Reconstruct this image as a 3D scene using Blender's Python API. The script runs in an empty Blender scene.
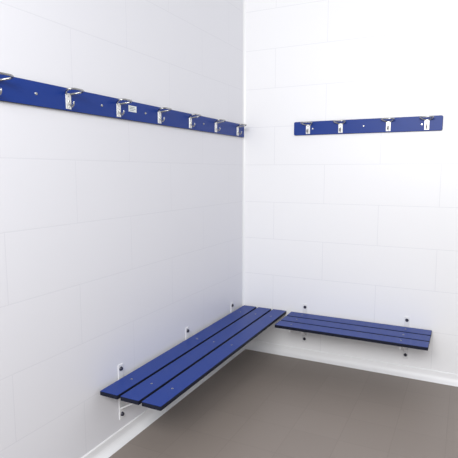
import bpy, bmesh, math
from mathutils import Vector, Matrix
sc=bpy.context.scene
sc.view_settings.view_transform='Standard'
sc.view_settings.look='None'
col=sc.collection

# ---------- materials ----------
def mat(name,color,rough=0.5,metal=0.0,noise=0.0,nscale=40,bump=0.0,spec=None):
    m=bpy.data.materials.new(name); m.use_nodes=True
    nt=m.node_tree; b=nt.nodes['Principled BSDF']
    b.inputs['Base Color'].default_value=(*color,1)
    b.inputs['Roughness'].default_value=rough
    b.inputs['Metallic'].default_value=metal
    if spec is not None: b.inputs['Specular IOR Level'].default_value=spec
    tc=nt.nodes.new('ShaderNodeTexCoord')
    n=nt.nodes.new('ShaderNodeTexNoise'); n.inputs['Scale'].default_value=nscale; n.inputs['Detail'].default_value=4
    nt.links.new(tc.outputs['Object'],n.inputs['Vector'])
    mx=nt.nodes.new('ShaderNodeMix'); mx.data_type='RGBA'
    mx.inputs[6].default_value=(*[c*(1-noise) for c in color],1)
    mx.inputs[7].default_value=(*[min(1,c*(1+noise)) for c in color],1)
    nt.links.new(n.outputs['Fac'],mx.inputs[0]); nt.links.new(mx.outputs[2],b.inputs['Base Color'])
    if bump>0:
        bp=nt.nodes.new('ShaderNodeBump'); bp.inputs['Strength'].default_value=bump; bp.inputs['Distance'].default_value=0.002
        nt.links.new(n.outputs['Fac'],bp.inputs['Height']); nt.links.new(bp.outputs['Normal'],b.inputs['Normal'])
    return m

def tile_mat(name,color,joint,axes,tw,th,mortar,off,rough=0.35,offset=(0,0),dist=0.001,noise=0.0):
    m=bpy.data.materials.new(name); m.use_nodes=True
    nt=m.node_tree; b=nt.nodes['Principled BSDF']; b.inputs['Roughness'].default_value=rough
    tc=nt.nodes.new('ShaderNodeTexCoord'); sp=nt.nodes.new('ShaderNodeSeparateXYZ'); cb=nt.nodes.new('ShaderNodeCombineXYZ')
    nt.links.new(tc.outputs['Object'],sp.inputs[0])
    for i,a in enumerate(axes):
        ad=nt.nodes.new('ShaderNodeMath'); ad.operation='ADD'; ad.inputs[1].default_value=offset[i]
        nt.links.new(sp.outputs[a],ad.inputs[0]); nt.links.new(ad.outputs[0],cb.inputs[i])
    br=nt.nodes.new('ShaderNodeTexBrick'); br.offset=off; br.squash=1
    br.inputs['Scale'].default_value=1; br.inputs['Brick Width'].default_value=tw; br.inputs['Row Height'].default_value=th
    br.inputs['Mortar Size'].default_value=mortar; br.inputs['Mortar Smooth'].default_value=0.3
    br.inputs['Color1'].default_value=(*color,1); br.inputs['Color2'].default_value=(*[c*(1-noise) for c in color],1)
    br.inputs['Mortar'].default_value=(*joint,1)
    nt.links.new(cb.outputs[0],br.inputs['Vector'])
    nt.links.new(br.outputs['Color'],b.inputs['Base Color'])
    inv=nt.nodes.new('ShaderNodeMath'); inv.operation='SUBTRACT'; inv.inputs[0].default_value=1
    nt.links.new(br.outputs['Fac'],inv.inputs[1])
    bp=nt.nodes.new('ShaderNodeBump'); bp.inputs['Strength'].default_value=0.3; bp.inputs['Distance'].default_value=dist
    nt.links.new(inv.outputs[0],bp.inputs['Height']); nt.links.new(bp.outputs['Normal'],b.inputs['Normal'])
    return m

M_wl=tile_mat('wall_tile_left',(0.79,0.79,0.825),(0.735,0.735,0.775),('Y','Z'),0.90,0.33,0.0025,0.5,offset=(0.30,0.27))  # white tile like the back wall; its weaker light is put into this greyer colour
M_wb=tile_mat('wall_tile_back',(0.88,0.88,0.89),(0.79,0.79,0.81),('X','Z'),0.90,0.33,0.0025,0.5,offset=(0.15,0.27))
M_fl=tile_mat('floor_tile',(0.262,0.224,0.198),(0.235,0.20,0.178),('X','Y'),0.30,0.30,0.003,0.0,rough=0.5,noise=0.04)
M_trim=mat('white_trim',(0.88,0.88,0.89),0.3)
M_blue=mat('blue_laminate',(0.004,0.034,0.235),0.4,noise=0.08,nscale=120,bump=0.05,spec=0.3)
M_edge=mat('black_core',(0.005,0.007,0.02),0.5,spec=0.25)
M_met=mat('satin_metal',(0.42,0.42,0.41),0.25,1.0,noise=0.05)
M_plate=mat('hook_plate',(0.78,0.78,0.76),0.35,0.3)
M_white=mat('white_bracket',(0.78,0.78,0.79),0.35)
M_dark=mat('dark_cap',(0.02,0.02,0.04),0.4)
M_stk=mat('sticker',(0.82,0.86,0.84),0.5)
M_ink=mat('ink',(0.1,0.16,0.2),0.6)

# ---------- helpers ----------
def mesh_obj(name,bm,mats,smooth=False):
    me=bpy.data.meshes.new(name); bm.normal_update(); bm.to_mesh(me); bm.free()
    for m in mats: me.materials.append(m)
    if smooth:
        for p in me.polygons: p.use_smooth=True
    o=bpy.data.objects.new(name,me); col.objects.link(o); return o
def addbox(bm,lo,hi,mi=0):
    r=bmesh.ops.create_cube(bm,size=1); vs=r['verts']
    for v in vs: v.co=Vector([lo[i]+(v.co[i]+0.5)*(hi[i]-lo[i]) for i in range(3)])
    fs=set(f for v in vs for f in v.link_faces)
    for f in fs: f.material_index=mi
    return vs
def bevel(bm,es,w,seg=2):
    bmesh.ops.bevel(bm,geom=es,offset=w,offset_type='OFFSET',segments=seg,profile=0.5,affect='EDGES')
def tube(name,pts,r,m,cyc=False):
    cu=bpy.data.curves.new(name,'CURVE'); cu.dimensions='3D'; cu.bevel_depth=r; cu.bevel_resolution=3; cu.resolution_u=6; cu.use_fill_caps=True
    s=cu.splines.new('BEZIER'); s.bezier_points.add(len(pts)-1)
    for p,q in zip(s.bezier_points,pts):
        p.co=q; p.handle_left_type=p.handle_right_type='AUTO'
    s.use_cyclic_u=cyc
    o=bpy.data.objects.new(name,cu); col.objects.link(o)
    dg=bpy.context.evaluated_depsgraph_get(); me=bpy.data.meshes.new_from_object(o.evaluated_get(dg))
    bpy.data.objects.remove(o); me.name=name
    me.materials.clear(); me.materials.append(m)
    for p in me.polygons: p.use_smooth=True
    o=bpy.data.objects.new(name,me); col.objects.link(o); return o
def parent(c,p): c.parent=p
def empty(name):
    e=bpy.data.objects.new(name,None); e.empty_display_size=0.1; col.objects.link(e); return e
def dup(root,p):
    n=root.copy(); col.objects.link(n)
    n.parent=p
    for c in root.children:
        dup(c,n)
    return n

# ---------- room ----------
W=4.2; L=5.6; H=3.5; T=0.12
def structure(o): o['kind']='structure'; return o
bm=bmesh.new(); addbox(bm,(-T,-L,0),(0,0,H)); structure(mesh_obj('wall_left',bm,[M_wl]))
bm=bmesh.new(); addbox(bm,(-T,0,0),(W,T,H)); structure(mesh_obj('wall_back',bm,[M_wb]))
bm=bmesh.new(); addbox(bm,(-T,-L,-0.1),(W,T,0)); structure(mesh_obj('floor',bm,[M_fl]))
# coved skirting, profile (distance from wall, height)
prof=[(0,0),(0.05,0)]
for i in range(1,7):
    a=i/7*math.pi/2
    prof.append((0.05-0.042*math.sin(a),0.005+0.042*(1-math.cos(a))))
prof+=[(0.008,0.05),(0.008,0.075),(0.004,0.08),(0,0.08)]
def cove(name,f0,f1):
    bm=bmesh.new()
    A=[bm.verts.new(f0(d,h)) for d,h in prof]; B=[bm.verts.new(f1(d,h)) for d,h in prof]
    n=len(prof)
    for i in range(n):
        bm.faces.new((A[i],A[(i+1)%n],B[(i+1)%n],B[i]))
    bm.faces.new(A); bm.faces.new(B[::-1])
    bmesh.ops.recalc_face_normals(bm,faces=bm.faces[:])
    structure(mesh_obj(name,bm,[M_trim]))
cove('baseboard_left',lambda d,h:(d,-L,h),lambda d,h:(d,-d,h))
cove('baseboard_back',lambda d,h:(d,-d,h),lambda d,h:(W,-d,h))
# corner cove strip
bm=bmesh.new(); r=0.022
pp=[(0,0)]+[(r-r*math.sin(a),-(r-r*math.cos(a))) for a in [i/6*math.pi/2 for i in range(7)]]
A=[bm.verts.new((x,y,0.08)) for x,y in pp]; B=[bm.verts.new((x,y,H)) for x,y in pp]
n=len(pp)
for i in range(n): bm.faces.new((A[i],A[(i+1)%n],B[(i+1)%n],B[i]))
bm.faces.new(A); bm.faces.new(B[::-1]); bmesh.ops.recalc_face_normals(bm,faces=bm.faces[:])
structure(mesh_obj('trim_1',bm,[M_trim]))

# ---------- local frames: u along wall, -Y local = out from wall, Z up ----------
def board(name,length,h,t,mats):
    bm=bmesh.new(); addbox(bm,(0,-t,-h/2),(length,0,h/2))
    es=[e for e in bm.edges if abs(e.verts[0].co.y-e.verts[1].co.y)>t*0.5]
    bevel(bm,es,0.012,5)
    bm.normal_update()
    es=[e for e in bm.edges if e.verts[0].co.y<-t+1e-4 and e.verts[1].co.y<-t+1e-4]
    bevel(bm,es,0.0025,2)
    bm.normal_update()
    for f in bm.faces: f.material_index=0 if abs(f.normal.y)>0.9 else 1
    return mesh_obj(name,bm,mats)
def screw(r=0.006,t=0.002,m=M_met,name='screw'):
    bm=bmesh.new()
    bmesh.ops.create_cone(bm,cap_ends=True,segments=16,radius1=r,radius2=r*0.7,depth=t)
    addbox(bm,(-r*0.7,-r*0.12,t/2-0.0003),(r*0.7,r*0.12,t/2+0.0006))
    return mesh_obj(name,bm,[m])
RX=Matrix.Rotation(math.pi/2,4,'X')
def make_hook():
    e=empty('hook')
    bm=bmesh.new(); addbox(bm,(-0.018,-0.004,-0.048),(0.018,0,0.030)); bevel(bm,bm.edges[:],0.0018,2)
    p=mesh_obj('hook_plate',bm,[M_plate]); parent(p,e)
    # wide upper loop (hat loop) projecting out and slightly up
    pts=[(-0.012,-0.002,0.026),(-0.036,-0.024,0.033),(-0.046,-0.056,0.040),(0,-0.072,0.043),(0.046,-0.056,0.040),(0.036,-0.024,0.033),(0.012,-0.002,0.026)]
    l=tube('hook_loop',pts,0.005,M_met); parent(l,e)
    pts=[(0,-0.003,-0.005),(0,-0.014,-0.030),(0,-0.026,-0.036),(0,-0.036,-0.026),(0,-0.038,-0.012)]
    q=tube('hook_prong',pts,0.0042,M_met); parent(q,e)
    for z in (0.014,-0.040):
        s=screw(0.004,0.0016); s.matrix_world=Matrix.Translation((0,-0.0045,z))@RX; parent(s,e)
    return e
def make_rack(length,h,hooks,screws,sticker=None):
    e=empty('coat_rack'); T_=0.016
    b=board('board',length,h,T_,[M_blue,M_edge]); b.location=(0,0,0); parent(b,e)
    hk=make_hook(); first=True
    for u in hooks:
        k=hk if first else dup(hk,e)
        first=False
        k.parent=e; k.location=(u,-T_,0.0)
    s0=None
    for (u,z) in screws:
        s=screw(0.008,0.003) if s0 is None else s0.copy()
        if s0 is not None: col.objects.link(s)
        else: s0=s
        s.matrix_basis=Matrix.Translation((u,-T_-0.001,z))@RX; s.parent=e
    if sticker:
        u,z=sticker
        bm=bmesh.new(); addbox(bm,(u-0.038,-T_-0.001,z-0.018),(u+0.038,-T_,z+0.018),0)
        for i,(x0,x1) in enumerate([(-0.026,0.020),(-0.026,0.026),(-0.026,0.012)]):
            zz=z+0.009-i*0.009
            addbox(bm,(u+x0,-T_-0.0014,zz-0.0012),(u+x1,-T_-0.0009,zz+0.0012),1)
        k=mesh_obj('sticker',bm,[M_stk,M_ink]); parent(k,e); k['label']='small white maker sticker with fine dark print'
    return e
ZR=2.010; HR=0.112
r2=make_rack(1.165,HR,[0.125,0.40,0.775,1.055],[(0.165,-0.005),(0.585,0.0),(1.02,-0.005)])
r2.location=(0.480,0.001,ZR+0.003)
r2['label']='short blue coat rack board with four metal hooks'; r2['category']='coat rack'
y0=-2.95
r1=make_rack(2.93,HR,[y+2.95 for y in (-2.57,-2.15,-1.76,-1.35,-0.96,-0.565,-0.16)],
   [(2.95-2.35,0),(2.95-1.9,0.0),(2.95-0.76,0),(2.95-1.5,0)],sticker=(2.95-1.63,0.012))
r1.location=(0,y0,ZR); r1.rotation_euler=(0,0,math.pi/2)
r1['label']='long blue coat rack board with metal hooks and a sticker'; r1['category']='coat rack'

# ---------- benches ----------
SEAT=0.412; TS=0.024; WS=0.127; GAP=0.018; BACK=0.022
def slat_mesh(length,w=WS,t=TS):
    bm=bmesh.new(); addbox(bm,(0,-w,-t),(length,0,0))
    es=[e for e in bm.edges if abs(e.verts[0].co.z-e.verts[1].co.z)>t*0.5]
    bevel(bm,es,0.006,4)
    es=[e for e in bm.edges if e.verts[0].co.z>-1e-4 and e.verts[1].co.z>-1e-4]
    bevel(bm,es,0.003,2)
    bm.normal_update()
    for f in bm.faces: f.material_index=0 if f.normal.z>0.5 else 1
    return mesh_obj('slat',bm,[M_blue,M_edge])
def make_bracket():
    e=empty('bracket'); zt=SEAT-TS
    bm=bmesh.new()
    addbox(bm,(-0.02,-0.006,0.14),(0.02,0,0.487))            # wall plate
    addbox(bm,(-0.018,-0.42,zt-0.005),(0.018,-0.002,zt))    # arm under the slats
    addbox(bm,(-0.003,-0.41,zt-0.030),(0.003,-0.004,zt-0.003)) # web
    p0=Vector((0,-0.004,0.21)); p1=Vector((0,-0.30,zt-0.004)); d=(p1-p0)
    vs=addbox(bm,(-0.014,0,-0.004),(0.014,d.length,0.004))
    ang=math.atan2(d.z,-d.y)
    R=Matrix.Rotation(math.pi,3,'Z')@Matrix.Rotation(ang,3,'X')
    for v in vs: v.co=R@v.co+p0
    b=mesh_obj('bracket_frame',bm,[M_white]); parent(b,e)
    for z in (0.462,0.172):
        s=screw(0.014,0.010,M_dark,'screw_cap'); s.matrix_world=Matrix.Translation((0,-0.0105,z))@RX; parent(s,e)
    return e
def make_bench(length,brs):
    e=empty('bench')
    s0=slat_mesh(length); sl=[s0]
    for i in range(1,3):
        c=s0.copy(); col.objects.link(c); sl.append(c)
    for i,s in enumerate(sl):
        s.parent=e; s.location=(0,-BACK-i*(WS+GAP),SEAT)
    b0=make_bracket()
    for i,u in enumerate(brs):
        b=b0 if i==0 else dup(b0,e)
        b.parent=e; b.location=(u,0,0)
    sc0=None
    for u in brs:
        for i in range(3):
            s=screw(0.007,0.002) if sc0 is None else sc0.copy()
            if sc0 is not None: col.objects.link(s)
            else: sc0=s
            s.parent=e; s.location=(u,-BACK-i*(WS+GAP)-WS/2,SEAT+0.0008)
    return e
b2=make_bench(1.16,[0.12,0.97]); b2.location=(0.485,0,0)
b2['label']='short blue slatted wall bench on white metal brackets'; b2['category']='bench'
b1=make_bench(1.98,[0.21,0.99,1.76]); b1.location=(0,-2.0,0); b1.rotation_euler=(0,0,math.pi/2)
b1['label']='long blue slatted wall bench meeting the room corner'; b1['category']='bench'

# ---------- light ----------
w=bpy.data.worlds.new('world'); sc.world=w; w.use_nodes=True
w.node_tree.nodes['Background'].inputs[0].default_value=(0.95,0.96,1,1)
w.node_tree.nodes['Background'].inputs[1].default_value=0.68
def area(loc,target,sx,sy,p,c=(1,1,1)):
    l=bpy.data.lights.new('added_area_light','AREA'); l.shape='RECTANGLE'; l.size=sx; l.size_y=sy; l.energy=p; l.color=c
    o=bpy.data.objects.new('added_area_light',l); col.objects.link(o); o.location=loc
    o.rotation_euler=(Vector(target)-Vector(loc)).to_track_quat('-Z','Y').to_euler()
area((1.6,-5.2,2.9),(1.5,0,1.3),2.0,1.2,150)  # added unseen lamp behind the camera, aimed to brighten the back wall

# ---------- camera ----------
cd=bpy.data.cameras.new('camera'); cam=bpy.data.objects.new('camera',cd); col.objects.link(cam); sc.camera=cam
cam.location=(1.836,-4.01,1.65)
cam.rotation_euler=(math.radians(90-6.8),0,math.radians(26.3))
cd.sensor_width=36; cd.lens=481/458*36; cd.clip_start=0.05
